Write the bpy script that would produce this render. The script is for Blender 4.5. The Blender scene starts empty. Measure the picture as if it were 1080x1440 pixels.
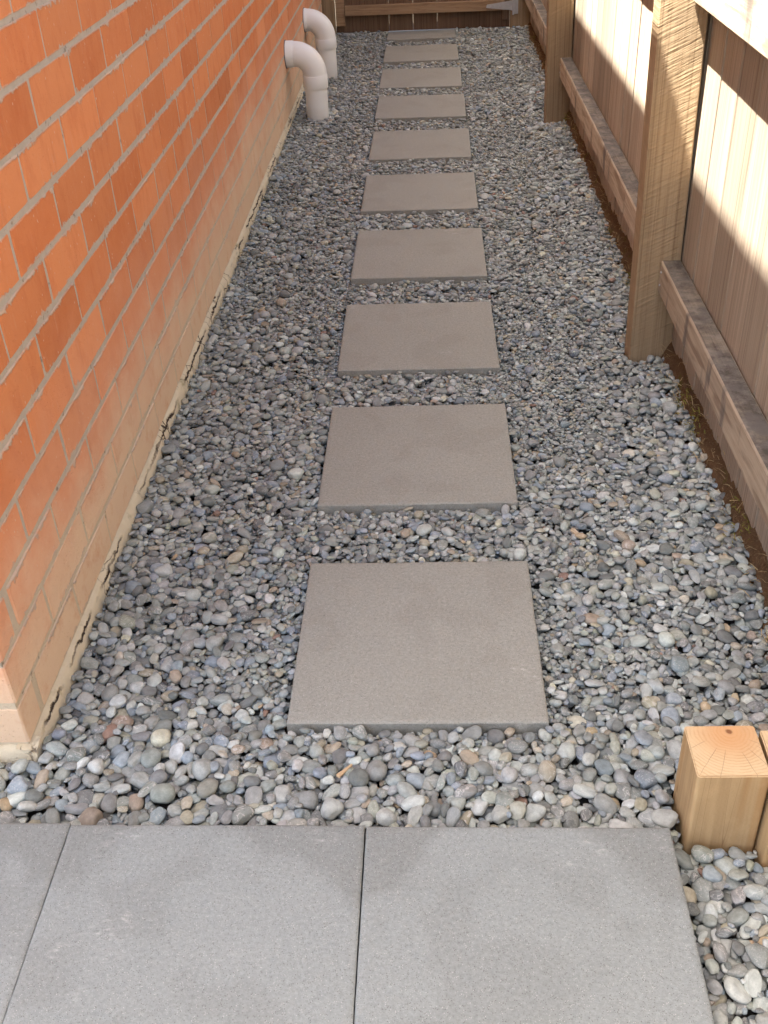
import bpy, bmesh, math, random
import numpy as np
from mathutils import Vector, Matrix, noise as mnoise
random.seed(7); rng = np.random.default_rng(11)
SC = bpy.context.scene

# ------------------------------------------------------------------ camera
F, TH, YAW, ROLL, CAMH = 1437.39, 0.611582, -0.064718, -0.050303, 1.304654
def camera_axes():
    def back(x, d, v):
        c, s = math.cos(TH), math.sin(TH)
        y = c*d - s*v; z = -(s*d + c*v)
        c, s = math.cos(YAW), math.sin(YAW)
        return Vector((c*x + s*y, -s*x + c*y, z))
    r, f, d = back(1, 0, 0), back(0, 1, 0), back(0, 0, 1)
    c, s = math.cos(ROLL), math.sin(ROLL)
    return c*r - s*d, s*r + c*d, f
AX_R, AX_D, AX_F = camera_axes()
def project(p):                       # pixel in the 1080 x 1440 frame, used only to choose which pieces are individual objects
    q = Vector(p) - Vector((0, 0, CAMH)); d = q.dot(AX_F)
    if d < 0.05: return None
    return 540 + F*q.dot(AX_R)/d, 720 + F*q.dot(AX_D)/d, d
cam = bpy.data.cameras.new('camera'); cam_o = bpy.data.objects.new('camera', cam)
SC.collection.objects.link(cam_o); SC.camera = cam_o
cam.sensor_fit = 'VERTICAL'; cam.sensor_height = 24.0; cam.lens = 24.0*F/1440
cam.clip_start = 0.05; cam.clip_end = 500
M = Matrix.Identity(4)
for i in range(3):
    M[i][0], M[i][1], M[i][2] = AX_R[i], -AX_D[i], -AX_F[i]
M[2][3] = CAMH
cam_o.matrix_world = M

# ------------------------------------------------------------------ light
SUN = Vector((-1.0, -0.24, 2.67)).normalized()
world = bpy.data.worlds.new('World'); SC.world = world; world.use_nodes = True
wn = world.node_tree.nodes; wl = world.node_tree.links
sky = wn.new('ShaderNodeTexSky'); sky.sky_type = 'NISHITA'; sky.sun_disc = False
sky.sun_elevation = math.asin(SUN.z); sky.sun_rotation = math.atan2(SUN.x, SUN.y)
sky.air_density = 1.0; sky.dust_density = 4.0; sky.ozone_density = 0.2
bg = wn['Background']; bg.inputs['Strength'].default_value = 0.068
wl.new(sky.outputs[0], bg.inputs['Color'])
sun = bpy.data.lights.new('sun', 'SUN'); sun.energy = 5.0; sun.angle = math.radians(0.53); sun.color = (1.0, 0.98, 0.92)
sun_o = bpy.data.objects.new('sun', sun); SC.collection.objects.link(sun_o)
sun_o.rotation_euler = SUN.to_track_quat('Z', 'Y').to_euler()
sun_o.location = (-3, 0, 8)
SC.view_settings.view_transform = 'Standard'; SC.view_settings.look = 'None'
SC.view_settings.gamma = 1.0; SC.view_settings.exposure = 3.12
SC.cycles.max_bounces = 6; SC.cycles.diffuse_bounces = 3; SC.cycles.use_adaptive_sampling = True; SC.cycles.adaptive_threshold = 0.02; SC.cycles.glossy_bounces = 2; SC.cycles.transmission_bounces = 0

# ------------------------------------------------------------------ helpers
def link(o): SC.collection.objects.link(o); return o
def tag(o, label=None, cat=None, group=None, kind=None):
    if label: o['label'] = label
    if cat: o['category'] = cat
    if group: o['group'] = group
    if kind: o['kind'] = kind
    return o
def empty(name, loc, rz=0.0):
    o = bpy.data.objects.new(name, None); o.location = loc; o.rotation_euler = (0, 0, rz)
    o.empty_display_size = 0.1
    return link(o)
def mesh_obj(name, me, mat=None, parent=None, loc=(0, 0, 0), rot=(0, 0, 0), scale=(1, 1, 1)):
    o = bpy.data.objects.new(name, me); link(o)
    if mat and not me.materials: me.materials.append(mat)
    o.location = loc; o.rotation_euler = rot; o.scale = scale
    if parent: o.parent = parent
    return o
def to_mesh(name, bm, smooth=False):
    me = bpy.data.meshes.new(name); bm.normal_update(); bm.to_mesh(me); bm.free()
    if smooth:
        for p in me.polygons: p.use_smooth = True
    return me
def box_bm(x0, x1, y0, y1, z0, z1, bev=0.0, seg=1, bm=None):
    bm2 = bmesh.new()
    bmesh.ops.create_cube(bm2, size=1.0)
    for v in bm2.verts:
        v.co = Vector((x0 if v.co.x < 0 else x1, y0 if v.co.y < 0 else y1, z0 if v.co.z < 0 else z1))
    if bev > 0:
        bmesh.ops.bevel(bm2, geom=list(bm2.edges), offset=bev, segments=seg, affect='EDGES', profile=0.6)
    if bm is None: return bm2
    tmp = bpy.data.meshes.new('t'); bm2.to_mesh(tmp); bm2.free(); bm.from_mesh(tmp); bpy.data.meshes.remove(tmp)
    return bm
def box_mesh(name, x0, x1, y0, y1, z0, z1, bev=0.0, seg=1):
    return to_mesh(name, box_bm(x0, x1, y0, y1, z0, z1, bev, seg))
def grid_mesh(name, pts):             # pts [n][m] of 3-vectors -> smooth quad sheet
    n, m = len(pts), len(pts[0])
    v = [tuple(p) for row in pts for p in row]
    f = [(i*m+j, i*m+j+1, (i+1)*m+j+1, (i+1)*m+j) for i in range(n-1) for j in range(m-1)]
    me = bpy.data.meshes.new(name); me.from_pydata(v, [], f); me.update()
    for p in me.polygons: p.use_smooth = True
    return me

class Mat:
    """tiny node-graph writer"""
    def __init__(s, name, rough=0.8, spec=0.3):
        s.m = bpy.data.materials.new(name); s.m.use_nodes = True
        s.t = s.m.node_tree; s.b = s.t.nodes['Principled BSDF']
        s.b.inputs['Roughness'].default_value = rough
        s.b.inputs['Specular IOR Level'].default_value = spec
    def n(s, typ, **kw):
        nd = s.t.nodes.new('ShaderNode'+typ)
        for k, v in kw.items(): setattr(nd, k, v)
        return nd
    def put(s, val, sock):
        if hasattr(val, 'is_output') or isinstance(val, bpy.types.NodeSocket): s.t.links.new(val, sock)
        elif isinstance(val, tuple) and len(val) == 3 and sock.type == 'RGBA': sock.default_value = (*val, 1)
        else: sock.default_value = val
    def math(s, op, a, b=0.0, c=None, clamp=False):
        nd = s.n('Math', operation=op, use_clamp=clamp); s.put(a, nd.inputs[0]); s.put(b, nd.inputs[1])
        if c is not None: s.put(c, nd.inputs[2])
        return nd.outputs[0]
    def vmath(s, op, a, b):
        nd = s.n('VectorMath', operation=op); s.put(a, nd.inputs[0]); s.put(b, nd.inputs[1]); return nd.outputs[0]
    def coord(s, kind='Object'): return s.n('TexCoord').outputs[kind]
    def world_pos(s): return s.n('NewGeometry').outputs['Position']
    def rand(s): return s.n('ObjectInfo').outputs['Random']
    def sep(s, v):
        nd = s.n('SeparateXYZ'); s.put(v, nd.inputs[0]); return nd.outputs
    def comb(s, x, y, z):
        nd = s.n('CombineXYZ'); s.put(x, nd.inputs[0]); s.put(y, nd.inputs[1]); s.put(z, nd.inputs[2]); return nd.outputs[0]
    def noise(s, v, scale, detail=4, rough=0.55, dist=0.0, color=False):
        nd = s.n('TexNoise'); s.put(v, nd.inputs['Vector']); nd.inputs['Scale'].default_value = scale
        nd.inputs['Detail'].default_value = detail; nd.inputs['Roughness'].default_value = rough; nd.inputs['Distortion'].default_value = dist
        return nd.outputs['Color' if color else 'Fac']
    def voronoi(s, v, scale, feature='F1', out='Distance', rand=1.0):
        nd = s.n('TexVoronoi', feature=feature); s.put(v, nd.inputs['Vector']); nd.inputs['Scale'].default_value = scale
        nd.inputs['Randomness'].default_value = rand
        return nd.outputs[out]
    def ramp(s, fac, lo, hi, a=0.0, b=1.0, smooth=False):
        nd = s.n('MapRange', clamp=True); nd.interpolation_type = 'SMOOTHSTEP' if smooth else 'LINEAR'
        s.put(fac, nd.inputs[0]); s.put(lo, nd.inputs[1]); s.put(hi, nd.inputs[2]); s.put(a, nd.inputs[3]); s.put(b, nd.inputs[4])
        return nd.outputs[0]
    def mix(s, fac, a, b, mode='MIX'):
        nd = s.n('Mix', data_type='RGBA', blend_type=mode)
        s.put(fac, nd.inputs[0]); s.put(a, nd.inputs[6]); s.put(b, nd.inputs[7]); return nd.outputs[2]
    def color(s, c): s.put(c, s.b.inputs['Base Color']); return s
    def rough(s, c): s.put(c, s.b.inputs['Roughness']); return s
    def bump(s, h, strength=0.5, dist=0.002, normal=None):
        nd = s.n('Bump'); nd.inputs['Strength'].default_value = strength; nd.inputs['Distance'].default_value = dist
        s.put(h, nd.inputs['Height'])
        if normal is not None: s.put(normal, nd.inputs['Normal'])
        s.put(nd.outputs[0], s.b.inputs['Normal']); return nd.outputs[0]
    def hsv(s, c, h=0.5, sa=1.0, v=1.0):
        nd = s.n('HueSaturation'); s.put(h, nd.inputs['Hue']); s.put(sa, nd.inputs['Saturation']); s.put(v, nd.inputs['Value']); s.put(c, nd.inputs['Color'])
        return nd.outputs[0]

# ------------------------------------------------------------------ materials
BED0, PITCH = 0.012, 0.0921           # brick courses: height of the first bed joint and course pitch
def stain_amount(k, P, z, lo, hi):    # salt and splash-back staining that creeps up the wall, ragged
    big = k.noise(P, 3.6, 5, 0.65)
    zz = k.math('ADD', z, k.math('MULTIPLY', k.math('SUBTRACT', big, 0.5), -0.46))
    return k.ramp(zz, lo, hi, 1.0, 0.0, True)
def brick_material():
    k = Mat('terracotta_brick', 0.95, 0.12); P = k.world_pos(); z = k.sep(P)[2]; rnd = k.rand()
    base = k.mix(rnd, (0.56, 0.185, 0.070), (0.68, 0.268, 0.115))
    base = k.mix(k.ramp(k.noise(k.vmath('MULTIPLY', P, (1, 5, 12)), 2.0, 5, 0.6), 0.35, 0.75, 0, .35), base, (0.66, 0.260, 0.110))
    base = k.mix(k.ramp(k.noise(k.vmath('MULTIPLY', P, (1, 2.2, .8)), 8, 5, 0.7), 0.50, 0.74, 0, .5), base, (0.48, 0.130, 0.048))
    base = k.hsv(base, .5, 1.0, k.ramp(k.math('FRACT', k.math('MULTIPLY', rnd, 13.7)), 0, 1, .91, 1.06))
    pink = stain_amount(k, P, z, 0.16, 0.60)
    base = k.mix(k.math('MULTIPLY', pink, 0.85), base, (0.68, 0.355, 0.225))
    tan = stain_amount(k, P, z, 0.06, 0.36)
    base = k.mix(k.math('MULTIPLY', tan, 0.80), base, (0.72, 0.565, 0.390))
    base = k.mix(k.math('MULTIPLY', k.ramp(k.noise(k.vmath('ADD', P, (4, 7, 2)), 12, 5, .7), .54, .72, 0, .6), tan), base, (0.58, 0.270, 0.150))
    # lime bloom wiped upwards in streaks
    st = k.noise(k.vmath('MULTIPLY', P, (1, 30, 7)), 2.4, 5, 0.7)
    base = k.mix(k.ramp(st, 0.58, 0.80, 0, .28), base, (0.62, 0.40, 0.29))
    # mortar smears along the bed joints
    fr = k.math('FRACT', k.math('DIVIDE', k.math('SUBTRACT', z, BED0), PITCH))
    edge = k.math('MINIMUM', fr, k.math('SUBTRACT', 1.0, fr))
    e2 = k.math('SUBTRACT', edge, k.math('MULTIPLY', k.math('MULTIPLY', k.ramp(k.noise(P, 38, 5, 0.7), 0.46, 0.85), k.ramp(k.noise(P, 6, 2), .42, .62, .12, 1)), 0.26))
    sm = k.ramp(e2, 0.045, 0.085, 0.9, 0)
    base = k.mix(sm, base, (0.52, 0.42, 0.33))
    spk = k.ramp(k.voronoi(k.vmath('MULTIPLY', P, (1, 1, .6)), 85), 0.08, 0.16, 0.75, 0)
    spk = k.math('MULTIPLY', spk, k.ramp(k.noise(P, 14, 2), 0.48, 0.60))
    base = k.mix(spk, base, (0.66, 0.48, 0.37))
    k.color(base)
    h = k.math('ADD', k.noise(P, 160, 5, 0.7), k.math('ADD', k.math('MULTIPLY', k.noise(P, 30, 3), 1.6), k.math('MULTIPLY', sm, 1.6)))
    k.bump(k.math('SUBTRACT', h, k.math('MULTIPLY', k.ramp(k.voronoi(P, 130), .08, .2, 1, 0), 1.2)), 0.75, 0.0018)
    return k.m
def mortar_material():
    k = Mat('mortar', 0.95, 0.1); P = k.world_pos(); z = k.sep(P)[2]
    c = k.mix(k.noise(P, 40, 4), (0.40, 0.35, 0.285), (0.56, 0.50, 0.42))
    c = k.mix(k.math('MULTIPLY', stain_amount(k, P, z, 0.10, 0.40), 0.8), c, (0.64, 0.53, 0.375))
    c = k.mix(k.ramp(k.noise(P, 55, 3), 0.63, 0.72, 0, .6), c, (0.14, 0.10, 0.075))
    k.color(c)
    k.bump(k.math('ADD', k.noise(P, 120, 5, 0.75), k.noise(P, 420, 3)), 0.8, 0.003)
    return k.m
def footing_material():
    k = Mat('cream_mortar_footing', 0.95, 0.1); P = k.world_pos()
    c = k.mix(k.noise(P, 26, 5, .65), (0.58, 0.495, 0.345), (0.76, 0.67, 0.49))
    crack = k.ramp(k.voronoi(k.vmath('ADD', P, k.vmath('MULTIPLY', k.noise(P, 20, 3, color=True), (.03, .03, .03))), 22, 'DISTANCE_TO_EDGE'), 0.012, 0.035, 1, 0)
    crack = k.math('MULTIPLY', crack, k.ramp(k.noise(P, 7, 2), 0.50, 0.58))
    c = k.mix(crack, c, (0.075, 0.055, 0.04))
    c = k.mix(k.ramp(k.noise(P, 11, 4, .7), 0.60, 0.72, 0, .7), c, (0.30, 0.25, 0.12))
    zz = k.math('ADD', k.sep(P)[2], k.math('MULTIPLY', k.math('SUBTRACT', k.noise(P, 28, 4, .7), .5), .022))
    gap = k.math('MULTIPLY', k.ramp(k.math('ABSOLUTE', k.math('SUBTRACT', zz, .0045)), .0012, .0032, 1, 0), k.ramp(k.noise(P, 5, 3), .44, .54))
    c = k.mix(gap, c, (0.06, 0.045, 0.035)); crack = k.math('MAXIMUM', crack, gap)
    k.color(c)
    k.bump(k.math('SUBTRACT', k.math('ADD', k.noise(P, 130, 5, .75), k.noise(P, 500, 2)), k.math('MULTIPLY', crack, 2.0)), 0.8, 0.003)
    return k.m
def concrete_material(name, lo, hi, blotch, damp=False):
    k = Mat(name, 0.9, 0.2); r = k.rand()
    P = k.vmath('ADD', k.coord(), k.comb(k.math('MULTIPLY', r, 37.0), k.math('MULTIPLY', r, 91.0), 0.0))
    c = k.mix(k.noise(P, 3.0, 3, .5), lo, hi)
    c = k.mix(k.ramp(k.noise(P, 6.5, 2, .45, .4), 0.52, 0.62, 0, .28, True), c, blotch)
    if damp:                          # drying marks left along the far corners
        x, y, z = k.sep(k.coord())
        w = k.math('ADD', k.math('ADD', k.math('MULTIPLY', y, 1.0), k.math('MULTIPLY', k.math('ABSOLUTE', k.math('ADD', x, k.math('MULTIPLY', k.math('SUBTRACT', r, .5), .12))), .62)), k.math('MULTIPLY', k.math('SUBTRACT', k.noise(P, 4, 4), .5), .34))
        c = k.mix(k.ramp(w, .235, .285, 0, .6, True), c, blotch)
    c = k.mix(k.ramp(k.noise(P, 170, 3, .75), 0.30, 0.7), k.hsv(c, .5, 1, .90), k.hsv(c, .5, 1, 1.22))
    dark = k.ramp(k.voronoi(P, 340), 0.16, 0.28, 0.65, 0)
    dark = k.math('MULTIPLY', dark, k.ramp(k.noise(P, 120, 1), 0.44, 0.50))
    c = k.mix(dark, c, (0.07, 0.065, 0.06))
    lite = k.ramp(k.voronoi(k.vmath('ADD', P, (3.1, 1.7, 0)), 360), 0.13, 0.26, 0.75, 0)
    lite = k.math('MULTIPLY', lite, k.ramp(k.noise(k.vmath('ADD', P, (5, 2, 0)), 90, 1), 0.50, 0.56))
    c = k.mix(lite, c, (0.52, 0.51, 0.48))
    # pale efflorescence scuffs
    sc = k.math('MULTIPLY', k.ramp(k.noise(P, 7, 2), 0.63, 0.72), k.ramp(k.noise(k.vmath('MULTIPLY', P, (1, 2.2, 1)), 45, 5, .7), 0.52, 0.70))
    c = k.mix(k.math('MULTIPLY', sc, .5), c, (0.62, 0.60, 0.57))
    k.color(c)
    k.bump(k.math('ADD', k.noise(P, 420, 3, .8), k.math('MULTIPLY', k.noise(P, 150, 3), .7)), 0.6, 0.0014)
    return k.m
def pebble_material():
    k = Mat('river_pebble', 0.62, 0.35)
    a = k.n('Attribute', attribute_type='INSTANCER', attribute_name='pebble_colour').outputs['Color']
    r = k.n('Attribute', attribute_type='INSTANCER', attribute_name='pebble_random').outputs['Fac']
    O = k.vmath('ADD', k.coord('Object'), k.comb(k.math('MULTIPLY', r, 53.0), k.math('MULTIPLY', r, 17.0), k.math('MULTIPLY', r, 29.0)))
    c = k.mix(k.ramp(k.noise(O, 1.3, 2, .6), 0.3, 0.7, 0, 1), k.hsv(a, .5, 1.0, .80), k.hsv(a, .5, .92, 1.22))
    c = k.mix(k.ramp(k.noise(O, 9, 3, .75), 0.45, 0.75, 0, .45), c, k.hsv(a, .5, .8, .55))
    vein = k.ramp(k.math('ABSOLUTE', k.math('SUBTRACT', k.noise(O, .75, 3, .5, 1.0), .5)), 0.0, 0.022, 1, 0)
    vein = k.math('MULTIPLY', vein, k.ramp(k.math('FRACT', k.math('MULTIPLY', r, 7.13)), 0.80, 0.83))
    c = k.mix(k.math('MULTIPLY', vein, .65), c, (0.62, 0.60, 0.56))
    fl = k.math('MULTIPLY', k.ramp(k.noise(O, 5.5, 3, .8), 0.56, 0.64), k.ramp(k.math('FRACT', k.math('MULTIPLY', r, 3.77)), 0.72, 0.75))
    c = k.mix(k.math('MULTIPLY', fl, .55), c, (0.55, 0.53, 0.49))
    k.color(c)
    k.rough(k.ramp(r, 0, 1, .5, .75))
    k.bump(k.math('ADD', k.noise(O, 12, 2, .7), k.math('MULTIPLY', k.noise(O, 3, 1), 1.5)), 0.30, 0.0012)
    return k.m
def wood_material(name, c1, c2, dark, grain=(60, 60, 1.6), saw=None, weather=None, rough=.8, tint=.25):
    k = Mat(name, rough, .2); r = k.rand(); O0 = k.coord()
    off = k.comb(k.math('MULTIPLY', r, 11.0), k.math('MULTIPLY', r, 23.0), k.math('MULTIPLY', r, 41.0))
    O = k.vmath('ADD', O0, off); G = k.vmath('MULTIPLY', O, grain)
    g1 = k.noise(G, 1.0, 5, .62, .6)
    g2 = k.noise(k.vmath('MULTIPLY', G, (4.5, 4.5, 1.6)), 1.0, 4, .7)
    c = k.mix(k.ramp(g1, .32, .68), c1, c2)
    c = k.mix(k.ramp(g2, .48, .74, 0, .7), c, dark)
    c = k.mix(k.ramp(k.noise(k.vmath('MULTIPLY', G, (2.2, 2.2, .35)), 1.0, 1), .62, .66, 0, .55), c, dark)
    c = k.mix(k.ramp(k.noise(O, 2.6, 3), .4, .72, 0, .32), c, k.hsv(c, .49, .9, .72))
    c = k.hsv(c, .5, 1.0, k.ramp(r, 0, 1, 1-tint, 1+tint*.5))
    if weather:                       # grey-black mould on the flat upper face
        nz = k.sep(k.n('NewGeometry').outputs['Normal'])[2]
        up = k.math('MULTIPLY', k.ramp(nz, .6, .9), k.ramp(k.noise(O, 11, 5, .7), .30, .55, .62, 1.0))
        c = k.mix(k.math('MULTIPLY', up, .92), c, k.mix(k.ramp(k.noise(O, 24, 5, .75), .38, .66), k.hsv(weather, .5, 1, .7), k.hsv(weather, .5, 1, 2.6)))
        dr = k.math('MULTIPLY', k.ramp(k.noise(k.vmath('MULTIPLY', O, (1, 1, .25)), 14, 3), .56, .66), .75)
        c = k.mix(dr, c, k.hsv(weather, .5, 1, 1.6))
    k.color(c)
    h = k.math('ADD', g1, k.math('MULTIPLY', g2, .6))
    if saw:
        x, y, z = k.sep(O0)
        ph = k.math('ADD', z, k.math('MULTIPLY', x, saw[1]))
        ph = k.math('ADD', ph, k.math('MULTIPLY', k.noise(O0, 6, 2), .012))
        w = k.noise(k.comb(k.math('MULTIPLY', x, .05), 0.0, ph), saw[0], 3, .8)
    nrm = k.bump(h, .5, .0022)
    if saw: k.bump(w, 1.0, .005, nrm)
    return k.m
def endgrain_material(px, py):
    k = Mat('fresh_sawn_timber', .75, .25); O = k.coord(); x, y, z = k.sep(O)
    nz = k.sep(k.n('NewGeometry').outputs['Normal'])[2]; top = k.ramp(nz, .3, .6)
    w = k.math('MULTIPLY', k.math('SUBTRACT', k.noise(O, 30, 3), .5), .012)
    dx, dy = k.math('SUBTRACT', x, px), k.math('SUBTRACT', y, py)
    rr = k.math('ADD', k.math('SQRT', k.math('ADD', k.math('MULTIPLY', dx, dx), k.math('MULTIPLY', dy, dy))), w)
    ring = k.math('MULTIPLY', k.ramp(k.math('SINE', k.math('MULTIPLY', rr, 1150.0)), -.2, 1.0), k.ramp(k.noise(O, 40, 3), .35, .65))
    cen = k.ramp(rr, .012, .075, 1, 0, True)
    end = k.mix(ring, (0.58, 0.430, 0.255), (0.50, 0.345, 0.185))
    end = k.mix(k.math('MULTIPLY', cen, .60), end, (0.50, 0.225, 0.075))
    end = k.mix(k.ramp(rr, .003, .006, .85, 0), end, (0.16, 0.055, 0.02))
    # drying checks: radial dark splits
    ang = k.math('ARCTAN2', dx, dy)
    aw = k.math('ADD', k.math('MULTIPLY', ang, 6.5), k.math('MULTIPLY', k.noise(O, 14, 2), 1.2))
    cell = k.math('FLOOR', aw)
    fr = k.math('ABSOLUTE', k.math('SUBTRACT', k.math('FRACT', aw), .5))
    wn_ = k.n('TexWhiteNoise', noise_dimensions='1D'); k.put(cell, wn_.inputs['W']); rv = wn_.outputs['Value']
    wid = k.ramp(rr, .015, .08, .07, .022)
    ck = k.ramp(fr, k.math('MULTIPLY', wid, .5), wid, 1, 0)
    ck = k.math('MULTIPLY', ck, k.math('MULTIPLY', k.ramp(rr, k.math('ADD', .012, k.math('MULTIPLY', rv, .03)), k.math('ADD', .02, k.math('MULTIPLY', rv, .03))), k.ramp(rr, k.math('ADD', .055, k.math('MULTIPLY', rv, .05)), k.math('ADD', .065, k.math('MULTIPLY', rv, .05)), 1, 0)))
    ck = k.math('MULTIPLY', ck, k.ramp(rv, .42, .46))
    ck = k.math('MULTIPLY', ck, k.ramp(dy, -.012, -.018))
    end = k.mix(k.math('MULTIPLY', ck, .7), end, (0.13, 0.06, 0.025))
    G = k.vmath('MULTIPLY', O, (55, 55, 2.0)); g = k.noise(G, 1.0, 4, .6, .5)
    side = k.mix(k.ramp(g, .3, .7), (0.35, 0.225, 0.108), (0.48, 0.330, 0.170))
    side = k.mix(k.ramp(k.noise(k.vmath('MULTIPLY', O, (26, 26, .8)), 1.0, 2), .52, .60, 0, .45), side, (0.36, 0.185, 0.062))
    side = k.mix(k.ramp(k.noise(O, 18, 4), .5, .75, 0, .3), side, (0.60, 0.42, 0.22))
    split = k.ramp(k.math('ABSOLUTE', k.math('SUBTRACT', k.noise(k.vmath('MULTIPLY', O, (34, 34, 1.2)), 1.0, 1), .52)), .002, .008, .8, 0)
    side = k.mix(k.math('MULTIPLY', split, .5), side, (0.14, 0.07, 0.03))
    k.color(k.mix(top, side, end))
    k.bump(k.math('SUBTRACT', k.math('ADD', k.noise(O, 220, 3), k.math('MULTIPLY', g, .5)), k.math('MULTIPLY', k.math('MULTIPLY', ck, top), 3.0)), .5, .0014)
    return k.m
def plain(name, c, rough=.6, spec=.4, var=.12, sc=8, bump=.0):
    k = Mat(name, rough, spec); O = k.coord()
    k.color(k.mix(k.noise(O, sc, 4), k.hsv(c, .5, 1, 1-var), k.hsv(c, .5, 1, 1+var)))
    if bump: k.bump(k.noise(O, 90, 4), .5, bump)
    return k.m
def pvc_material():
    k = Mat('white_pvc', .38, .45); O = k.coord(); P = k.world_pos(); z = k.sep(P)[2]
    c = k.mix(k.noise(O, 14, 4), (0.80, 0.805, 0.77), (0.84, 0.845, 0.81))
    c = k.mix(k.ramp(k.math('ADD', z, k.math('MULTIPLY', k.noise(O, 30, 4), .04)), .0, .07, .35, 0), c, (0.42, 0.37, 0.31))
    k.color(c); k.bump(k.noise(O, 60, 2), .15, .0006)
    return k.m
def soil_material():
    k = Mat('dry_soil_with_moss', .98, .05); P = k.world_pos()
    c = k.mix(k.noise(P, 60, 5, .7), (0.085, 0.050, 0.028), (0.24, 0.145, 0.078))
    c = k.mix(k.ramp(k.noise(P, 200, 4, .7), .55, .7, 0, .7), c, (0.34, 0.235, 0.12))
    c = k.mix(k.ramp(k.noise(P, 11, 4, .6), .57, .66, 0, .75), c, (0.13, 0.12, 0.025))
    k.color(c); k.bump(k.math('ADD', k.noise(P, 90, 5, .8), k.noise(P, 300, 3)), 1.0, .008)
    return k.m

MB = brick_material(); MM = mortar_material(); MF = footing_material()
MC1 = concrete_material('brownish_concrete', (0.255, 0.250, 0.216), (0.302, 0.298, 0.262), (0.228, 0.217, 0.186))
MC2 = concrete_material('grey_concrete', (0.235, 0.254, 0.244), (0.266, 0.287, 0.278), (0.188, 0.196, 0.184), True)
MP = pebble_material()
M_PAL = wood_material('fence_paling_timber', (0.365, 0.285, 0.205), (0.52, 0.425, 0.318), (0.22, 0.150, 0.098), grain=(70, 70, 1.6), tint=.42)
M_RAIL = wood_material('weathered_rail_timber', (0.37, 0.290, 0.205), (0.50, 0.410, 0.300), (0.20, 0.138, 0.09), grain=(70, 1.8, 70), weather=(0.062, 0.056, 0.052), tint=.15)
M_POST = wood_material('sawn_post_timber', (0.290, 0.200, 0.112), (0.37, 0.265, 0.155), (0.175, 0.110, 0.058), grain=(45, 45, 1.3), saw=(105, -.45, 2.6), tint=.10)
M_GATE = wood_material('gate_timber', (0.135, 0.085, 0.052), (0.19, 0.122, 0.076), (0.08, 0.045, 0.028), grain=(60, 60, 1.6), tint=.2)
M_GRAIL = wood_material('gate_rail_timber', (0.29, 0.190, 0.110), (0.38, 0.26, 0.155), (0.16, 0.09, 0.05), grain=(1.8, 60, 60), tint=.12)
M_PVC = pvc_material(); M_SOIL = soil_material()
M_STEEL = plain('galvanised_steel', (0.42, 0.415, 0.41), .5, .6, .2, 40, .0006)
M_SOFFIT = plain('painted_soffit', (0.62, 0.58, 0.52), .7, .3, .04)
M_ROOF = plain('roof_sheet', (0.10, 0.095, 0.09), .6, .4, .1)
M_STRAW = plain('dry_straw', (0.46, 0.34, 0.17), .9, .1, .25, 60)
M_MOSS = plain('green_sprigs', (0.21, 0.185, 0.045), .9, .1, .3, 60)
M_CHIP = plain('bare_wood_chip', (0.50, 0.36, 0.22), .9, .1, .2, 60)

# ------------------------------------------------------------------ ground sheet
def ground_material():
    k = Mat('ground_earth', .98, .05); P = k.world_pos()
    c = k.mix(k.noise(P, 6, 5), (0.11, 0.085, 0.06), (0.24, 0.20, 0.15))
    k.color(c); k.bump(k.noise(P, 60, 5), .8, .01); return k.m
tag(mesh_obj('ground', grid_mesh('ground', [[(x, y, -.075) for x in np.linspace(-60, 60, 9)] for y in np.linspace(-60, 60, 9)]), ground_material()), kind='structure')

# ------------------------------------------------------------------ house: brick by brick
WALL_X, WALL_Y, WALL_A = -0.695, 1.165, 0.0045
house = tag(empty('brick_house', (WALL_X, WALL_Y, 0), WALL_A), 'terracotta brick house wall with grey mortar along the left of the path', 'house')
HM = Matrix.Translation((WALL_X, WALL_Y, 0)) @ Matrix.Rotation(WALL_A, 4, 'Z')
brick_meshes = []
for v in range(9):
    bm = box_bm(-.070, 0, -.118, .118, 0, .0838, .0032, 1)
    rr = random.Random(v)
    for vert in bm.verts:
        vert.co += Vector((rr.uniform(-.0007, .0007), rr.uniform(-.0013, .0013), rr.uniform(-.0011, .0011)))
    brick_meshes.append(to_mesh('brick', bm)); brick_meshes[-1].materials.append(MB)
bricks = []                           # (matrix in house space, face centre in house space, variant)
NC = 27
def add_brick(x, y, z, length, rz=0.0):
    j = max(-.0004, min(.0009, random.gauss(.0002, .0004)))
    m = Matrix.Translation((x + (j if rz == 0 else 0), y + (0 if rz == 0 else j), z + random.gauss(0, .0006))) @ Matrix.Rotation(rz + random.gauss(0, .0010), 4, 'Z') @ Matrix.Rotation(random.gauss(0, .003), 4, 'X') @ Matrix.Rotation(random.gauss(0, .002), 4, 'Y') @ Matrix.Diagonal((1, length/.236, 1, 1))
    bricks.append((m, Vector((x, y, z+.04)), random.randrange(9), length))
for c in range(NC):
    z = BED0 + PITCH*c + .0042
    if c % 2 == 0:                    # header shows at the corner, then stretchers
        joints = [0, .083] + [.083+.24*i for i in range(1, 28)]
    else:
        joints = [0, .207] + [.207+.24*i for i in range(1, 27)]
    for i in range(len(joints)-1):
        a, b = joints[i], joints[i+1]
        if c % 2 == 0 and i == 0: continue          # end of the return-wall brick
        g = .0040
        add_brick(0, (a+b)/2 - (0 if i else g/2), z, (b-a) - (g*2 if i else g), 0)
    # return wall facing the patio
    xs = [0, .2375] if c % 2 == 0 else [.0735, .31]
    while xs[-1] < 2.6: xs.append(xs[-1]+.24)
    for i in range(len(xs)-1):
        add_brick(-(xs[i]+xs[i+1])/2 + (.002 if i == 0 and c % 2 == 0 else 0), 0, z, xs[i+1]-xs[i]-.004, -math.pi/2)
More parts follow.
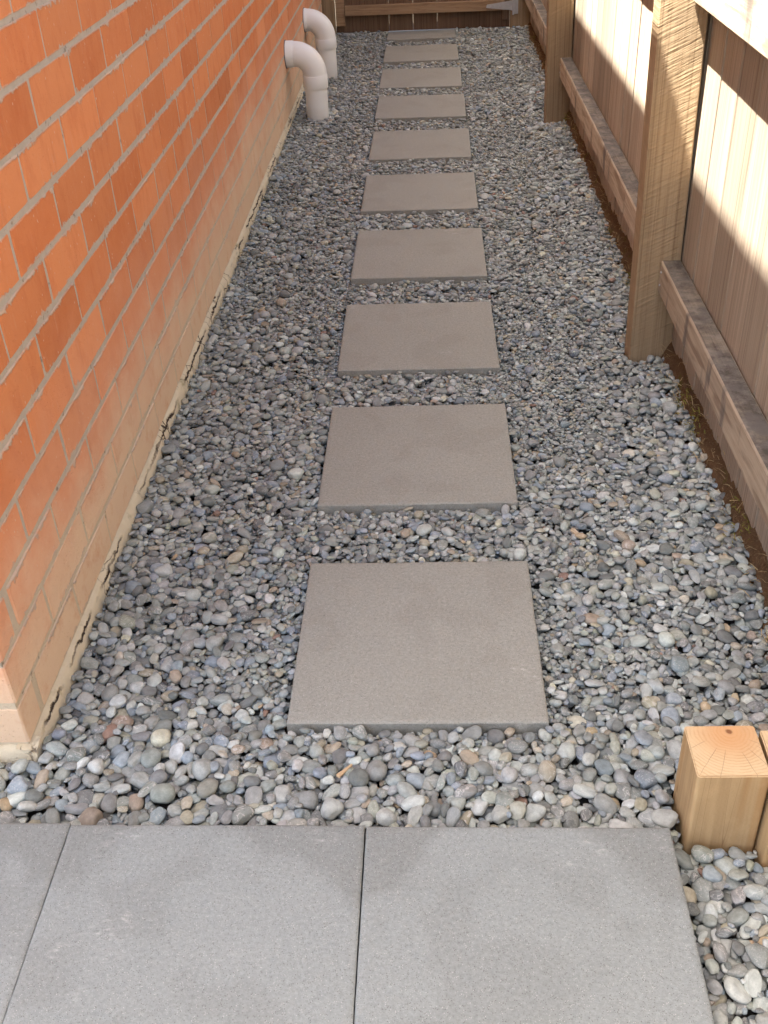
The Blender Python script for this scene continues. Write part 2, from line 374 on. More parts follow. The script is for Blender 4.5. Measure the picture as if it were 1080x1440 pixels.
def in_frame(m):
    best = 0
    pts = [project(HM @ m @ Vector(q)) for q in ((0, -.118, 0), (0, .118, 0), (0, .118, .081), (0, -.118, .081))]
    if any(p is None for p in pts): return 0
    cl = [(min(max(p[0], 0), 1080), min(max(p[1], 0), 1440)) for p in pts]
    ar = 0
    for i in range(4):
        x0, y0 = cl[i]; x1, y1 = cl[(i+1) % 4]; ar += x0*y1-x1*y0
    return abs(ar)/2
vis = sorted(((in_frame(b[0]), i) for i, b in enumerate(bricks)), reverse=True)
single = {i for a, i in vis[:300] if a > 12}
rest = bmesh.new()
for i, (m, ctr, v, L) in enumerate(bricks):
    if i in single:
        o = mesh_obj('brick', brick_meshes[v], None, house); o.matrix_local = m
    else:
        n0 = len(rest.verts); rest.from_mesh(brick_meshes[v]); rest.verts.ensure_lookup_table()
        for vert in rest.verts[n0:]: vert.co = m @ vert.co
ro = mesh_obj('remaining_bricks', to_mesh('remaining_bricks', rest), MB, house); ro['kind'] = 'stuff'
# mortar core, its face just behind the brick faces, weathered uneven
def mortar_face(L, axis):
    pts = []
    nz = NC*6
    ny = int(L/.03)
    for i in range(ny+1):
        row = []
        for j in range(nz+1):
            s, zz = L*i/ny, BED0-.006 + (NC*PITCH+.012)*j/nz
            d = -.0016 + .0005*mnoise.noise((s*14, zz*30, 3.0+axis)) + .0004*mnoise.noise((s*45, zz*70, 9.0))
            row.append((d, s+.002, zz) if axis == 0 else (-s-.002, -d, zz))
        pts.append(row)
    return pts
fa = mortar_face(6.55, 0)
mo = mesh_obj('mortar', grid_mesh('mortar', fa), MM, house)
mo2 = mesh_obj('mortar', grid_mesh('mortar', [list(r) for r in mortar_face(2.5, 1)]), MM, house)
mesh_obj('inner_wall', box_mesh('inner_wall', -.30, -.072, .074, 6.50, -.1, 2.45), M_SOFFIT, house)
# footing: a rough cream strip of mortar under the first course, standing proud of the bricks
def strip(L, prof, step, jit, seed, axis=0, wrap=None):
    pts = []
    n = int(L/step)
    for i in range(n+1):
        s = L*i/n; row = []
        for j, (px, pz) in enumerate(prof):
            k = jit*(.4 if j in (0, len(prof)-1) else 1)
            dx = k*mnoise.noise((s*9, j*1.7, seed)) + .6*k*mnoise.noise((s*40, j*2.3, seed+5))
            dz = k*mnoise.noise((s*11, j*1.3, seed+9)) + .5*k*mnoise.noise((s*55, j*2.9, seed+3))
            row.append((px+dx, s, pz+dz) if axis == 0 else (-s, -(px+dx), pz+dz))
        pts.append(row)
    return pts
prof = [(-.02, .0165), (-.003, .0155), (.004, .0115), (.010, .003), (.0135, -.012), (.0150, -.03), (.0160, -.06), (.0160, -.10)]
fo = mesh_obj('footing', grid_mesh('footing', [[(r[0], r[1]-.012, r[2]) for r in row] for row in strip(6.55, prof, .008, .0042, 2.0)]), MF, house)
fo2 = mesh_obj('footing', grid_mesh('footing', [[(r[0]+.014, r[1]-.002, r[2]) for r in row] for row in strip(2.5, prof, .008, .0055, 7.0, 1)]), MF, house)
# eaves and roof above the picture: they cast the shade that fills the path
EAVE_X, EAVE_Z = 0.595, 2.51
mesh_obj('soffit', box_mesh('soffit', -.2, EAVE_X-.13, -1.0, 6.75, EAVE_Z-.035, EAVE_Z-.026), M_SOFFIT, house)
mesh_obj('fascia', box_mesh('fascia', EAVE_X-.128, EAVE_X-.108, -1.0, 6.75, EAVE_Z-.06, EAVE_Z+.12, .003), M_SOFFIT, house)
gut = bmesh.new()
box_bm(EAVE_X-.104, EAVE_X-.002, -1.0, 6.75, EAVE_Z-.09, EAVE_Z-.085, 0, 1, gut); box_bm(EAVE_X-.003, EAVE_X, -1.0, 6.75, EAVE_Z-.089, EAVE_Z, 0, 1, gut)
mesh_obj('gutter', to_mesh('gutter', gut), M_ROOF, house)
rb = bmesh.new(); xs = [EAVE_X-.06-i*.6 for i in range(9)]
tv = [rb.verts.new((x, yy, EAVE_Z+.06+i*.6*.36)) for yy in (-1.0, 6.75) for i, x in enumerate(xs)]
for i in range(8): rb.faces.new((tv[i], tv[i+1], tv[9+i+1], tv[9+i]))
bmesh.ops.solidify(rb, geom=list(rb.faces), thickness=.03)
mesh_obj('roof', to_mesh('roof', rb), M_ROOF, house)

# ------------------------------------------------------------------ paving
ORD = ['nearest', 'second', 'third', 'fourth', 'fifth', 'sixth', 'seventh', 'eighth', 'ninth', 'tenth']
STEP = [(-.0415, 1.4514, .131), (-.0476, 2.1127, .14), (-.0514, 2.7680, .42), (-.0542, 3.4266, .01), (-.0569, 4.0926, .108),
        (-.0592, 4.7688, -.231), (-.0610, 5.4531, -.235), (-.0649, 6.0907, -.328), (-.0679, 6.7565, -.016), (-.0700, 7.425, 0)]
def slab_mesh(name, w, l, t, seed):
    """slab with softly worn, slightly chipped arrises"""
    nx = 46; xs = np.concatenate([[0, .0015, .004], np.linspace(.012, w-.012, nx), [w-.004, w-.0015, w]]) - w/2
    ys = np.concatenate([[0, .0015, .004], np.linspace(.012, l-.012, nx), [l-.004, l-.0015, l]]) - l/2
    pts = []
    for y in ys:
        row = []
        for x in xs:
            e = min(w/2-abs(x), l/2-abs(y))
            ch = max(0.0, mnoise.noise((x*55, y*55, seed))-.25)*.004 if e < .006 else 0
            z = -.0022*max(0, 1-e/.004)**2 - ch*max(0, 1-e/.006) + .0004*mnoise.noise((x*8, y*8, seed+4))
            xx = x + (.0007*mnoise.noise((y*50, seed, 1)) if abs(x) > w/2-.002 else 0)
            yy = y + (.0007*mnoise.noise((x*50, seed, 2)) if abs(y) > l/2-.002 else 0)
            row.append((xx, yy, z))
        pts.append(row)
    me = grid_mesh(name, pts); bm = bmesh.new(); bm.from_mesh(me); bpy.data.meshes.remove(me)
    ed = [e for e in bm.edges if e.is_boundary]
    r = bmesh.ops.extrude_edge_only(bm, edges=ed)
    for g in r['geom']:
        if isinstance(g, bmesh.types.BMVert): g.co.z = -t
    bm.normal_update()
    me = to_mesh(name, bm, True)
    me.set_sharp_from_angle(angle=math.radians(40))
    return me
pav_meshes = [slab_mesh('paver', .45, .45, .04, s*3.3) for s in range(4)]
for me in pav_meshes: me.materials.append(MC1)
for i, (x, y, a) in enumerate(STEP):
    tilt = [(0, 0), (.003, -.004), (-.002, .003), (.002, .003)][i % 4]
    o = mesh_obj('stepping_paver', pav_meshes[i % 4], None, None, (x, y, 0), (tilt[0], tilt[1], math.radians(a)))
    lab = {0: 'largest-looking square concrete stepping paver, nearest to the joined front slabs', 9: 'last square concrete stepping paver, half under the timber gate',
           8: 'ninth square stepping paver, the last full one before the gate'}.get(i, ORD[i]+' square concrete stepping paver in pebbles, counted from the front slabs')
    tag(o, lab, 'paver', 'stepping pavers laid in a line along the path')
sm = [slab_mesh('slab', .4530, .45, .05, 40+s*3.3) for s in range(3)]
for me in sm: me.materials.append(MC2)
SL = [(-.7975, .768, .2, 'leftmost grey front slab, cut off by the left picture edge'), (-.3435, .766, .1, 'middle grey front slab with a dark patch in its corner'),
      (.1115, .764, -.1, 'right-hand grey front slab beside the loose pebbles')]
for i, (x, y, a, lab) in enumerate(SL):
    tag(mesh_obj('front_slab', sm[i], None, None, (x, y, .030), (0, 0, math.radians(a))), lab, 'paver', 'slabs joined edge to edge in front')

# ------------------------------------------------------------------ gravel of river pebbles
def vnoise(X, Y, scale, seed):
    r = np.random.default_rng(seed); g = r.random((128, 128))
    x, y = (X*scale) % 127, (Y*scale) % 127
    i, j = x.astype(int), y.astype(int); fx, fy = x-i, y-j; fx = fx*fx*(3-2*fx); fy = fy*fy*(3-2*fy)
    return (g[i, j]*(1-fx)+g[i+1, j]*fx)*(1-fy) + (g[i, j+1]*(1-fx)+g[i+1, j+1]*fx)*fy
GX0, GX1, GY0, GY1, CELL = -1.40, .70, .50, 7.50, .0025
nxg, nyg = int((GX1-GX0)/CELL), int((GY1-GY0)/CELL)
gx = GX0+(np.arange(nxg)+.5)*CELL; gy = GY0+(np.arange(nyg)+.5)*CELL
GXX, GYY = np.meshgrid(gx, gy, indexing='ij')
hm = -.048 + .008*vnoise(GXX+3, GYY+3, 9, 1)
block = np.zeros_like(hm, bool)
def rect(x0, x1, y0, y1): block[(GXX > x0) & (GXX < x1) & (GYY > y0) & (GYY < y1)] = True
for (x, y, a) in STEP: rect(x-.226, x+.226, y-.226, y+.226)
rect(-1.026, .340, .40, .992)
wx = WALL_X - WALL_A*(GYY-WALL_Y)
block[(GXX < wx+.013) & (GYY > WALL_Y-.018)] = True
edge_x = .638 + .022*vnoise(GYY*0+2, GYY, 3.5, 5) + .012*vnoise(GYY*0+5, GYY, 14, 6) + np.where(GYY < 1.5, .09, 0)
block[GXX > edge_x] = True
POSTS = [(2.595, 2.675), (5.10, 5.18)]
for a, b in POSTS: rect(.533, .652, a-.002, b)
rect(.366, .60, .985, 1.09); rect(.472, .60, .955, 1.09)
rect(.515, .65, 7.40, 7.6)
for (px, py, pr) in ((-.578, 5.345, .057), (-.604, 6.285, .057)): block[(GXX-px)**2+(GYY-py)**2 < pr*pr] = True
inside = ~block
# gravel surface: slightly lower than the slabs, lumpy, heaped against the wall and the slab edge
target = -.0135 + (.0025+.0050*np.clip((GYY-1.5)/.3, 0, 1))*np.exp(-((GXX+.05)/.36)**4) + .014*(vnoise(GXX+9, GYY+1, 2.6, 21)-.5) + .008*(vnoise(GXX+1, GYY+7, 9, 22)-.5)
target += .012*np.exp(-((GYY-1.10)/.12)**4) + .008*np.exp(-((GXX-wx)/.10)**2)
target += .012*np.exp(-((GXX-.62)/.08)**2)*(GYY > 1.5) + .006*(GXX > .33)*(GYY < 1.2)
target += .016*np.clip((GYY-7.25)/.1, 0, 1)
msize = .0049 + .0032*vnoise(GXX+2, GYY+5, 2.2, 31) + .0042*np.exp(-((GYY-1.02)/.20)**2) + .0016*(GYY < 1.7)*(np.abs(GXX+.05) > .30) + .0012*(np.abs(GXX) > .45)
px_list = []
ii, jj = np.nonzero(inside)
N = 150000
cand = rng.integers(0, len(ii), (N, 3))
sizes = np.exp(rng.normal(0, .36, N)); asp = rng.uniform(.50, .96, N); flat = rng.uniform(.40, .84, N); yaw = rng.uniform(0, math.pi, N)
cy_, sy_ = np.cos(yaw), np.sin(yaw)
# the search for a resting place: each pebble takes the lowest of three random spots and settles on what lies there
offs_cache = {}
for t in range(N):
    c3 = cand[t]; h3 = [hm[ii[q], jj[q]] - target[ii[q], jj[q]] for q in c3]
    q = c3[int(np.argmin(h3))]; i, j = int(ii[q]), int(jj[q])
    a = float(msize[i, j]*sizes[t])
    if a < .0036: a = .0036
    if a > .0195: a = .0195
    if min(h3) > -.3*a: continue
    b = a*asp[t]; c = max(.0028, b*flat[t])
    R = int(a/CELL)+1
    if i-R < 0 or j-R < 0 or i+R >= nxg or j+R >= nyg: continue
    if R not in offs_cache:
        u = np.arange(-R, R+1)*CELL; offs_cache[R] = np.meshgrid(u, u, indexing='ij')
    U, V = offs_cache[R]
    p = (U*cy_[t]+V*sy_[t])/a; s = (-U*sy_[t]+V*cy_[t])/b
    d2 = p*p+s*s
    msk = d2 < .86
    sub = (slice(i-R, i+R+1), slice(j-R, j+R+1))
    if (block[sub] & msk).any(): continue
    prof_ = c*np.sqrt(np.maximum(0, 1-d2))
    hs = hm[sub]
    under = (hs+prof_)[msk]
    k_ = int(len(under)*.80)
    z = float(np.partition(under, k_)[k_]) - .10*c
    if z > target[i, j] + .15*a: continue
    hs[msk] = np.maximum(hs[msk], (z+prof_)[msk])
    px_list.append((gx[i]+rng.uniform(-.5, .5)*CELL, gy[j]+rng.uniform(-.5, .5)*CELL, z, a, b, c, yaw[t], i, j))
# fines wash into the hollows that are left
for t in range(60000):
    q = int(rng.integers(0, len(ii))); i, j = int(ii[q]), int(jj[q])
    if hm[i, j] > target[i, j]-.009: continue
    a = float(rng.uniform(.0036, .0065)); b = a*float(rng.uniform(.6, .95)); c = b*float(rng.uniform(.5, .85)); yw = float(rng.uniform(0, math.pi))
    R = int(a/CELL)+1
    if i-R < 0 or j-R < 0 or i+R >= nxg or j+R >= nyg: continue
    if R not in offs_cache:
        u = np.arange(-R, R+1)*CELL; offs_cache[R] = np.meshgrid(u, u, indexing='ij')
    U, V = offs_cache[R]; cc, ss = math.cos(yw), math.sin(yw)
    d2 = ((U*cc+V*ss)/a)**2 + ((-U*ss+V*cc)/b)**2; msk = d2 < .86
    sub = (slice(i-R, i+R+1), slice(j-R, j+R+1))
    if (block[sub] & msk).any(): continue
    prof_ = c*np.sqrt(np.maximum(0, 1-d2)); hs = hm[sub]
    z = max(float(np.median(hs[msk]))+.3*c, target[i, j]-.016)
    hs[msk] = np.maximum(hs[msk], (z+prof_)[msk])
    px_list.append((gx[i]+rng.uniform(-.5, .5)*CELL, gy[j]+rng.uniform(-.5, .5)*CELL, z, a, b, c, yw, i, j))
shown = []
for rec in px_list:
    x_, y_, z, a, b, c, yw, i, j = rec
    R = int(a/CELL)+1; U, V = offs_cache[R]; cc, ss = math.cos(yw), math.sin(yw)
    d2 = ((U*cc+V*ss)/a)**2 + ((-U*ss+V*cc)/b)**2
    msk = d2 < .9; tp = z+c*np.sqrt(np.maximum(0, 1-d2))
    vis_ = (tp >= hm[i-R:i+R+1, j-R:j+R+1]-.0006)[msk].mean()
    if vis_ > .06: shown.append(rec)
print('pebbles placed', len(px_list), 'shown', len(shown))
PB = np.array(shown); NPB = len(PB)
# colours: greywacke greys, blue-greys, olive, tan, rust, near-white
PAL = [((.185, .180, .170), 30), ((.235, .228, .215), 24), ((.130, .127, .122), 17), ((.300, .292, .275), 13), ((.178, .190, .210), 12), ((.225, .215, .180), 6),
       ((.250, .212, .160), 4.5), ((.215, .165, .125), 2.6), ((.285, .200, .125), 0.7), ((.185, .105, .080), 0.6), ((.345, .340, .325), 3.0), ((.33, .295, .235), 1.6)]
pw = np.array([p[1] for p in PAL]); pw = pw/pw.sum()
ci = rng.choice(len(PAL), NPB, p=pw); pcol = np.array([p[0] for p in PAL])[ci]
pcol = np.array([1.34, 1.47, 1.44])*pcol*rng.uniform(.80, 1.22, (NPB, 1))*rng.uniform(.97, 1.03, (NPB, 3))
prand = rng.random(NPB)
rot = np.c_[rng.normal(0, .22, NPB), rng.normal(0, .22, NPB), PB[:, 6]]
protos = bpy.data.collections.new('pebble_shapes'); proto_meshes = []
for v in range(36):                   # 18 shapes, each fine and coarse
    bm = bmesh.new(); bmesh.ops.create_icosphere(bm, subdivisions=3 if v < 18 else 2, radius=1.0)
    rr = random.Random(100+v % 18); sd = rr.uniform(0, 99); ex = rr.uniform(.78, 1.0); tap = rr.uniform(-.28, .28); lump = rr.uniform(.10, .26)
    cuts = [(Vector((rr.gauss(0, 1), rr.gauss(0, 1), rr.gauss(0, .6))).normalized(), rr.uniform(.70, .90)) for _ in range(rr.choice((1, 2, 3, 4)))]
    for vert in bm.verts:
        p = vert.co.copy()
        p = Vector([math.copysign(abs(q)**ex, q) for q in p])
        for nrm, dd in cuts:
            ov = p.dot(nrm)-dd
            if ov > 0: p -= nrm*ov*.78
        p *= 1+lump*mnoise.noise(p*.9+Vector((sd, 0, 0))) + .05*mnoise.noise(p*2.4+Vector((0, sd, 0)))
        p.y *= 1+tap*p.x; p.z *= 1-.5*tap*p.x
        vert.co = p
    mx = [max(abs(vv.co[q]) for vv in bm.verts) for q in range(3)]
    for vert in bm.verts: vert.co = Vector([vert.co[q]/mx[q] for q in range(3)])
    me = to_mesh('pebble', bm, True); me.materials.append(MP); proto_meshes.append(me)
    protos.objects.link(bpy.data.objects.new('pebble_shape_%02d' % v, me))
pidx = rng.integers(0, 18, NPB); pidx = np.where((PB[:, 1] > 2.2) | (PB[:, 3] < .0065), pidx+18, pidx)
scl = np.c_[PB[:, 3], PB[:, 4], PB[:, 5]]*1.04
# bed below the stones
gravel = tag(mesh_obj('gravel_bed', grid_mesh('gravel_bed', [[(x, y, -.046) for x in np.linspace(-1.4, .70, 30)] for y in np.linspace(.3, 7.62, 90)]),
                      plain('gravel_dust', (0.085, 0.080, 0.072), .95, .1, .3, 90, .004)), kind='structure')
# the 300 pebbles that show largest are objects of their own
top_here = PB[:, 2]+PB[:, 5] >= hm[PB[:, 7].astype(int), PB[:, 8].astype(int)]-.0015
score = np.zeros(NPB)
for n_ in range(NPB):
    if not top_here[n_] or PB[n_, 1] > 2.4 or PB[n_, 3] < .008: continue
    pr = project((PB[n_, 0], PB[n_, 1], PB[n_, 2]))
    if pr and 4 < pr[0] < 1076 and 4 < pr[1] < 1436: score[n_] = PB[n_, 3]*PB[n_, 4]/pr[2]**2
big = set(np.argsort(-score)[:300].tolist())
for n_ in sorted(big):
    o = mesh_obj('pebble', proto_meshes[pidx[n_]], None, gravel, tuple(PB[n_, :3]), tuple(rot[n_]), tuple(scl[n_]))
    o['pebble_colour'] = [float(q) for q in pcol[n_]]; o['pebble_random'] = float(prand[n_])
keep = np.array([n_ not in big for n_ in range(NPB)])
me = bpy.data.meshes.new('loose_pebbles'); me.from_pydata(PB[keep, :3].tolist(), [], [])
def attr(name, typ, data, field):
    a = me.attributes.new(name, typ, 'POINT'); a.data.foreach_set(field, np.ascontiguousarray(data).ravel())
attr('prot', 'FLOAT_VECTOR', rot[keep].astype(np.float32), 'vector'); attr('pscl', 'FLOAT_VECTOR', scl[keep].astype(np.float32), 'vector')
attr('pidx', 'INT', pidx[keep].astype(np.int32), 'value'); attr('pebble_random', 'FLOAT', prand[keep].astype(np.float32), 'value')
attr('pebble_colour', 'FLOAT_COLOR', np.c_[pcol[keep], np.ones(keep.sum())].astype(np.float32), 'color')
lp = mesh_obj('loose_pebbles', me, MP, gravel); lp['kind'] = 'stuff'
ng = bpy.data.node_groups.new('scatter_pebbles', 'GeometryNodeTree')
ng.interface.new_socket('Geometry', in_out='INPUT', socket_type='NodeSocketGeometry'); ng.interface.new_socket('Geometry', in_out='OUTPUT', socket_type='NodeSocketGeometry')
gi, go = ng.nodes.new('NodeGroupInput'), ng.nodes.new('NodeGroupOutput')
iop = ng.nodes.new('GeometryNodeInstanceOnPoints'); cinf = ng.nodes.new('GeometryNodeCollectionInfo')
cinf.inputs['Collection'].default_value = protos; cinf.inputs['Separate Children'].default_value = True; cinf.inputs['Reset Children'].default_value = True
def named(n_, t_):
    nd = ng.nodes.new('GeometryNodeInputNamedAttribute'); nd.data_type = t_; nd.inputs['Name'].default_value = n_
    return next(s_ for s_ in nd.outputs if s_.enabled and s_.name == 'Attribute')
L_ = ng.links.new
L_(gi.outputs[0], iop.inputs['Points']); L_(cinf.outputs[0], iop.inputs['Instance']); iop.inputs['Pick Instance'].default_value = True
L_(named('pidx', 'INT'), iop.inputs['Instance Index']); L_(named('prot', 'FLOAT_VECTOR'), iop.inputs['Rotation']); L_(named('pscl', 'FLOAT_VECTOR'), iop.inputs['Scale'])
L_(iop.outputs[0], go.inputs[0])
lp.modifiers.new('scatter', 'NODES').node_group = ng

# ------------------------------------------------------------------ soil bank under the fence, with straw and sprigs
sp_ = [(-.060, -.060), (-.034, -.030), (-.020, -.006), (-.008, .022), (.004, .045), (.016, .058), (.03, .062)]
bank = mesh_obj('soil_bank', grid_mesh('soil_bank', [[(r[0]+.645, r[1]+1.15, r[2]) for r in row] for row in strip(6.4, sp_, .010, .010, 13.0)]), M_SOIL)
tag(bank, kind='structure')
def blades(name, n, y0, y1, L, w, mat, label, cat, clusters=None, x0=.60, x1=.65):
    bm = bmesh.new()
    for q in range(n):
        if clusters:
            cyy, sp = random.choice(clusters); y = random.gauss(cyy, sp)
        else: y = random.uniform(y0, y1)
        x = random.uniform(x0, x1); z = -.012 + (x-.60)*1.5
        d = Vector((random.gauss(-.4, .5), random.gauss(0, .6), random.uniform(.1, .9))).normalized(); side = d.cross(Vector((random.gauss(0, 1), random.gauss(0, 1), 1))).normalized()*w*random.uniform(.6, 1.2)
        l = L*random.uniform(.4, 1.1); p = Vector((x, y, z)); sag = Vector((0, 0, -l*random.uniform(.1, .5)))
        q0, q1, q2 = p, p+d*l*.55, p+d*l+sag
        v = [bm.verts.new(c) for c in (q0-side, q0+side, q1+side*.8, q1-side*.8, q2)]
        bm.faces.new(v[:4]); bm.faces.new((v[3], v[2], v[4]))
    o = mesh_obj(name, to_mesh(name, bm), mat); tag(o, label, cat, None, 'stuff'); return o
blades('dry_grass', 900, 1.4, 7.3, .035, .0008, M_STRAW, 'dead straw and roots along the soil under the fence', 'dry grass')
blades('moss_sprigs', 260, 0, 0, .020, .0014, M_MOSS, 'small green sprigs growing in soil under the fence rail', 'weeds', [(2.18, .045), (2.30, .02), (5.02, .035), (3.1, .03), (1.75, .04), (6.9, .05)], .605, .64)

# ------------------------------------------------------------------ fence
fence = tag(empty('paling_fence', (.65, 2.6, 0)), 'timber paling fence with posts and rails along the right of the path', 'fence')
def fpart(name, me, mat, loc=(0, 0, 0), rot=(0, 0, 0)):
    return mesh_obj(name, me, mat, fence, (loc[0]-.65, loc[1]-2.6, loc[2]), rot)
def board(name, w, t, h, seed, bev=.0015):
    bm = box_bm(-t/2, t/2, -w/2, w/2, 0, h, bev)
    rr = random.Random(seed)
    bmesh.ops.bisect_plane
    for v in bm.verts: v.co += Vector((rr.uniform(-.0008, .0008), rr.uniform(-.0012, .0012), 0))
    box_bm(t/2+.0004, t/2+.005, w/2-.02, w/2+.020, 0, h-.01, 0, 1, bm)  # unseen tongue added behind the gap to block light from the far side
    return to_mesh(name, bm)
pal = [board('paling', .150, .019, 1.84, s) for s in range(6)]
y = -2.35; q = 0
while y < 7.55:
    w = random.choice((.1455, .150, .1535))
    fpart('paling', pal[q % 6], M_PAL, (.6565+random.uniform(-.0012, .0022), y+w/2, -.05+random.uniform(-.008, .01)), (0, random.gauss(0, .0012), random.gauss(0, .004))).scale.y = (w-random.choice((.004, .006, .008)))/.150
    y += w; q += 1
for (a, b) in [(-2.4, -2.32), (.095, .175)] + POSTS + [(7.6, 7.68)]:
    bm = box_bm(-.056, .056, -.04, .04, -.3, 1.86, .0035, 2)
    fpart('post', to_mesh('post', bm), M_POST, (.592, (a+b)/2, 0), (0, -.017, 0))
ends = [-2.4, .175, 2.595, 2.675, 5.10, 5.18, 7.6]
for a, b in ((-2.32, .095), (.175, 2.595), (2.675, 5.10), (5.18, 7.6)):
    for z0, z1, jx in ((.190, .275, 0), (.889, .972, .002), (1.60, 1.685, .001)):
        n = 26; pts = []
        bm = bmesh.new(); L = b-a-.003
        # a sawn rail with slightly wavy arrises
        ring = []
        for i in range(n+1):
            s = -L/2+L*i/n; rr_ = []
            for (px_, pz_) in ((-.0262, .004), (-.0262, z1-z0-.004), (-.0225, z1-z0), (.0225, z1-z0), (.0262, z1-z0-.004), (.0262, .004), (.0225, 0), (-.0225, 0)):
                rr_.append(bm.verts.new((px_+.0012*mnoise.noise((s*5, pz_*30, z0*9+a)), s, pz_+.0014*mnoise.noise((s*6, px_*60, z0*7+a+3)))))
            ring.append(rr_)
        for i in range(n):
            for j in range(8): bm.faces.new((ring[i][j], ring[i+1][j], ring[i+1][(j+1) % 8], ring[i][(j+1) % 8]))
        bm.faces.new(ring[0][::-1]); bm.faces.new(ring[-1])
        bmesh.ops.recalc_face_normals(bm, faces=list(bm.faces))
        fpart('rail', to_mesh('rail', bm), M_RAIL, (.6185+jx, (a+b)/2, z0))
# nail heads where the rails meet the posts
nb = bmesh.new(); bmesh.ops.create_uvsphere(nb, u_segments=8, v_segments=4, radius=.0035); nail_me = to_mesh('nail', nb, True)
for a, b in POSTS:
    for zz in (.215, .250):
        fpart('nail', nail_me, M_STEEL, (.5925, a-.018, zz)); fpart('nail', nail_me, M_STEEL, (.5925, b+.018, zz+.004))

# ------------------------------------------------------------------ gate at the far end
gate = tag(empty('timber_gate', (-.07, 7.45, 0)), 'brown timber gate with boards and hinge closing the path end', 'gate')
def gpart(name, me, mat, loc=(0, 0, 0), rot=(0, 0, 0), parent=None):
    p = parent or gate
    base = Vector((-.07, 7.45, 0)) if p is gate else Vector(p.location)+Vector((-.07, 7.45, 0))
    return mesh_obj(name, me, mat, p, tuple(Vector(loc)-base), rot)
gb = [-.638, -.447, -.284, -.124, .036, .196, .356, .514]
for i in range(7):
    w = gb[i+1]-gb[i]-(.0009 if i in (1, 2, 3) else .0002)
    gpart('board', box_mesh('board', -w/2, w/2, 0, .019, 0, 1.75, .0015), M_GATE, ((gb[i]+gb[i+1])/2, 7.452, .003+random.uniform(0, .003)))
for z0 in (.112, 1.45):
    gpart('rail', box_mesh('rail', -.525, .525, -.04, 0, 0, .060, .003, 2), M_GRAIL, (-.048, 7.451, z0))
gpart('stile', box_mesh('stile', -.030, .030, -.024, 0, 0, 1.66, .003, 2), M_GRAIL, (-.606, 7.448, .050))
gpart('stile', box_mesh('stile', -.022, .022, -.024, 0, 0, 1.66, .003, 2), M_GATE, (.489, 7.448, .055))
hg = bmesh.new()
vs = [(-.175, -.010), (-.170, .008), (-.02, .026), (0, .030), (0, -.034), (-.02, -.028), (-.168, -.012)]
top = [hg.verts.new((x, -.003, z)) for x, z in vs]; bot = [hg.verts.new((x, .001, z)) for x, z in vs]
hg.faces.new(top[::-1]); hg.faces.new(bot)
for i in range(len(vs)): hg.faces.new((top[i], top[(i+1) % len(vs)], bot[(i+1) % len(vs)], bot[i]))
bmesh.ops.recalc_face_normals(hg, faces=list(hg.faces))
hinge = gpart('hinge', to_mesh('hinge', hg), M_STEEL, (.532, 7.405, .142))
hp = bmesh.new(); bmesh.ops.create_cone(hp, segments=14, radius1=.006, radius2=.006, depth=.13, cap_ends=True)
gpart('pin', to_mesh('pin', hp, False), M_STEEL, (.534, 7.402, .150), parent=hinge)
gpart('plate', box_mesh('plate', 0, .026, -.003, .001, -.060, .090, .0008), M_STEEL, (.540, 7.405, .150), parent=hinge)
for bx_, bz_ in ((-.145, 0), (-.085, 0), (-.03, .008)):
    gpart('screw', nail_me, M_STEEL, (.532+bx_, 7.4015, .140+bz_), parent=hinge)
tag(mesh_obj('gate_post', box_mesh('gate_post', -.0645, .0645, 0, .09, -.2, 1.85, .003, 2), M_POST, None, (.5810, 7.408, 0)), 'timber gate post under the hinge beside the fence', 'post', 'posts either side of the gate')
tag(mesh_obj('gate_post', box_mesh('gate_post', -.045, .045, 0, .09, -.2, 1.85, .003, 2), M_POST, None, (-.687, 7.40, 0)), 'timber gate post against the brick wall', 'post', 'posts either side of the gate')

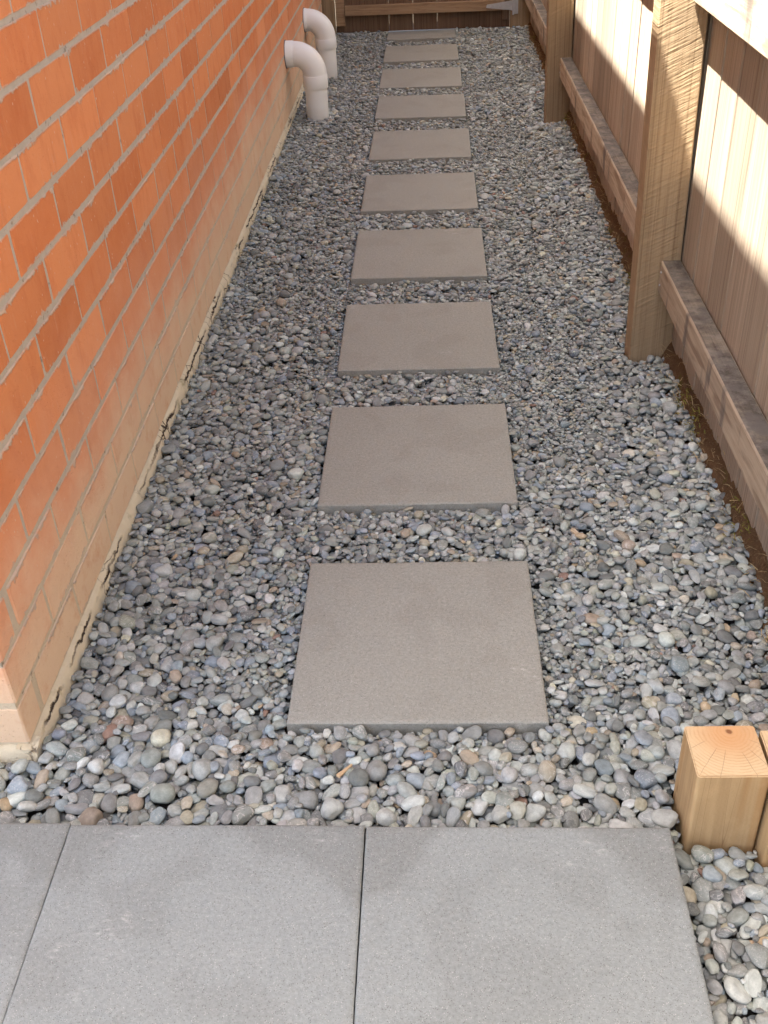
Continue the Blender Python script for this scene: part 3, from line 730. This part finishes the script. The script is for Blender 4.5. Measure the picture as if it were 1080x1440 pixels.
# ------------------------------------------------------------------ white drain pipes
def tube(path, radii, seg=40):
    bm = bmesh.new(); rings = []
    for i, (p, r) in enumerate(zip(path, radii)):
        a = path[max(i-1, 0)]; b = path[min(i+1, len(path)-1)]
        d = (Vector(b)-Vector(a)).normalized(); sidev = Vector((0, 1, 0)); up = d.cross(sidev)
        rings.append([bm.verts.new(Vector(p)+(sidev*math.cos(t)+up*math.sin(t))*r) for t in [2*math.pi*q/seg for q in range(seg)]])
    for i in range(len(rings)-1):
        for q in range(seg): bm.faces.new((rings[i][q], rings[i][(q+1) % seg], rings[i+1][(q+1) % seg], rings[i+1][q]))
    bmesh.ops.recalc_face_normals(bm, faces=list(bm.faces))
    me = to_mesh('tube', bm, True); me.set_sharp_from_angle(angle=math.radians(35)); return me
def drain(x, y, wall_x, zc, z_col0, z_col1, label):
    r0, r1, r2 = .0550, .0606, .0580
    root = tag(empty('drain_pipe', (x, y, 0)), label, 'drain pipe', 'white drain pipes leaving the wall')
    xs = wall_x-x; Rb = zc-z_col1; xb = -Rb
    P, Rd = [], []
    def add(px, pz, r): P.append((px, 0, pz)); Rd.append(r)
    add(xs-.03, zc, r1); add(xb-.003, zc, r1); add(xb-.001, zc, r1-.0012); add(xb+.0005, zc, r2)
    for q in range(1, 22):
        t = q/22*math.pi/2; add(xb+Rb*math.sin(t), zc-Rb+Rb*math.cos(t), r2)
    add(0, z_col1+.0005, r2); add(0, z_col1-.001, r1-.0012); add(0, z_col1-.003, r1); add(0, z_col0+.002, r1+.0004); add(0, z_col0, r1-.0006); add(0, z_col0-.0002, r0-.001)
    el = mesh_obj('elbow', tube(P, Rd), M_PVC, root)
    mesh_obj('pipe', tube([(0, 0, z_col0+.01), (0, 0, .1), (0, 0, -.12)], [r0]*3), M_PVC, root)
    ring = tube([(xs-.02, 0, zc), (xs+.0035, 0, zc), (xs+.0040, 0, zc)], [r1+.005, r1+.004, r1-.001])
    mesh_obj('sealant', ring, plain('grey_sealant', (0.16, 0.15, 0.15), .7, .3), root)
    return root
drain(-.578, 5.345, -.7142, .287, .128, .190, 'nearer white plastic drain pipe bending from brick wall into pebbles')
drain(-.604, 6.285, -.7185, .283, .133, .186, 'farther white plastic drain pipe, behind the other one by the gate')

# ------------------------------------------------------------------ short timber posts beside the slabs
def stub(w, d, h, seed, bev):
    bm = box_bm(-w/2, w/2, -d/2, d/2, -.15, h, 0)
    ve = [e for e in bm.edges if abs(e.verts[0].co.z-e.verts[1].co.z) > .1]
    bmesh.ops.bevel(bm, geom=ve, offset=bev, segments=3, affect='EDGES', profile=.5)
    te = [e for e in bm.edges if e.verts[0].co.z > h-.001 and e.verts[1].co.z > h-.001]
    bmesh.ops.bevel(bm, geom=te, offset=.0018, segments=2, affect='EDGES')
    return to_mesh('stub', bm)
M_END = endgrain_material(.012, .036)
tag(mesh_obj('timber_post', stub(.104, .098, .140, 1, .005), M_END, None, (.4185, 1.0395, 0), (.0, -.012, 0)), 'short sawn-off timber post with cracked end grain beside the slabs', 'post', 'sawn-off posts beside the slabs')
tag(mesh_obj('timber_post', stub(.100, .120, .139, 2, .004), endgrain_material(.10, .09), None, (.5240, 1.0200, 0), (0, .004, 0)), 'short sawn-off timber post cut off by the right picture edge', 'post', 'sawn-off posts beside the slabs')

# ------------------------------------------------------------------ litter on the pebbles
def splinter(l, w, t, seed):
    rr = random.Random(seed); bm = box_bm(-l/2, l/2, -w/2, w/2, 0, t, .0006)
    for v in bm.verts: v.co.y *= 1-.55*(v.co.x/l+.5); v.co.z += rr.uniform(-.001, .001)
    return to_mesh('splinter', bm)
def surf(x, y): return float(hm[int((x-GX0)/CELL), int((y-GY0)/CELL)])
for i, (x, y, rz, l, w, lab) in enumerate([(-.158, 1.118, .95, .036, .0075, 'pale wood splinter lying on pebbles below the nearest stepping paver'),
                                           (-.10, 1.090, -.5, .022, .008, 'short brown wood chip on pebbles near the middle slab joint')]):
    tag(mesh_obj('wood_splinter', splinter(l, w, .004, i), M_CHIP, None, (x, y, surf(x, y)-.001), (.1, .15, rz)), lab, 'splinter', 'wood scraps on the pebbles')
print('bricks single', len(single), 'pebbles', NPB)
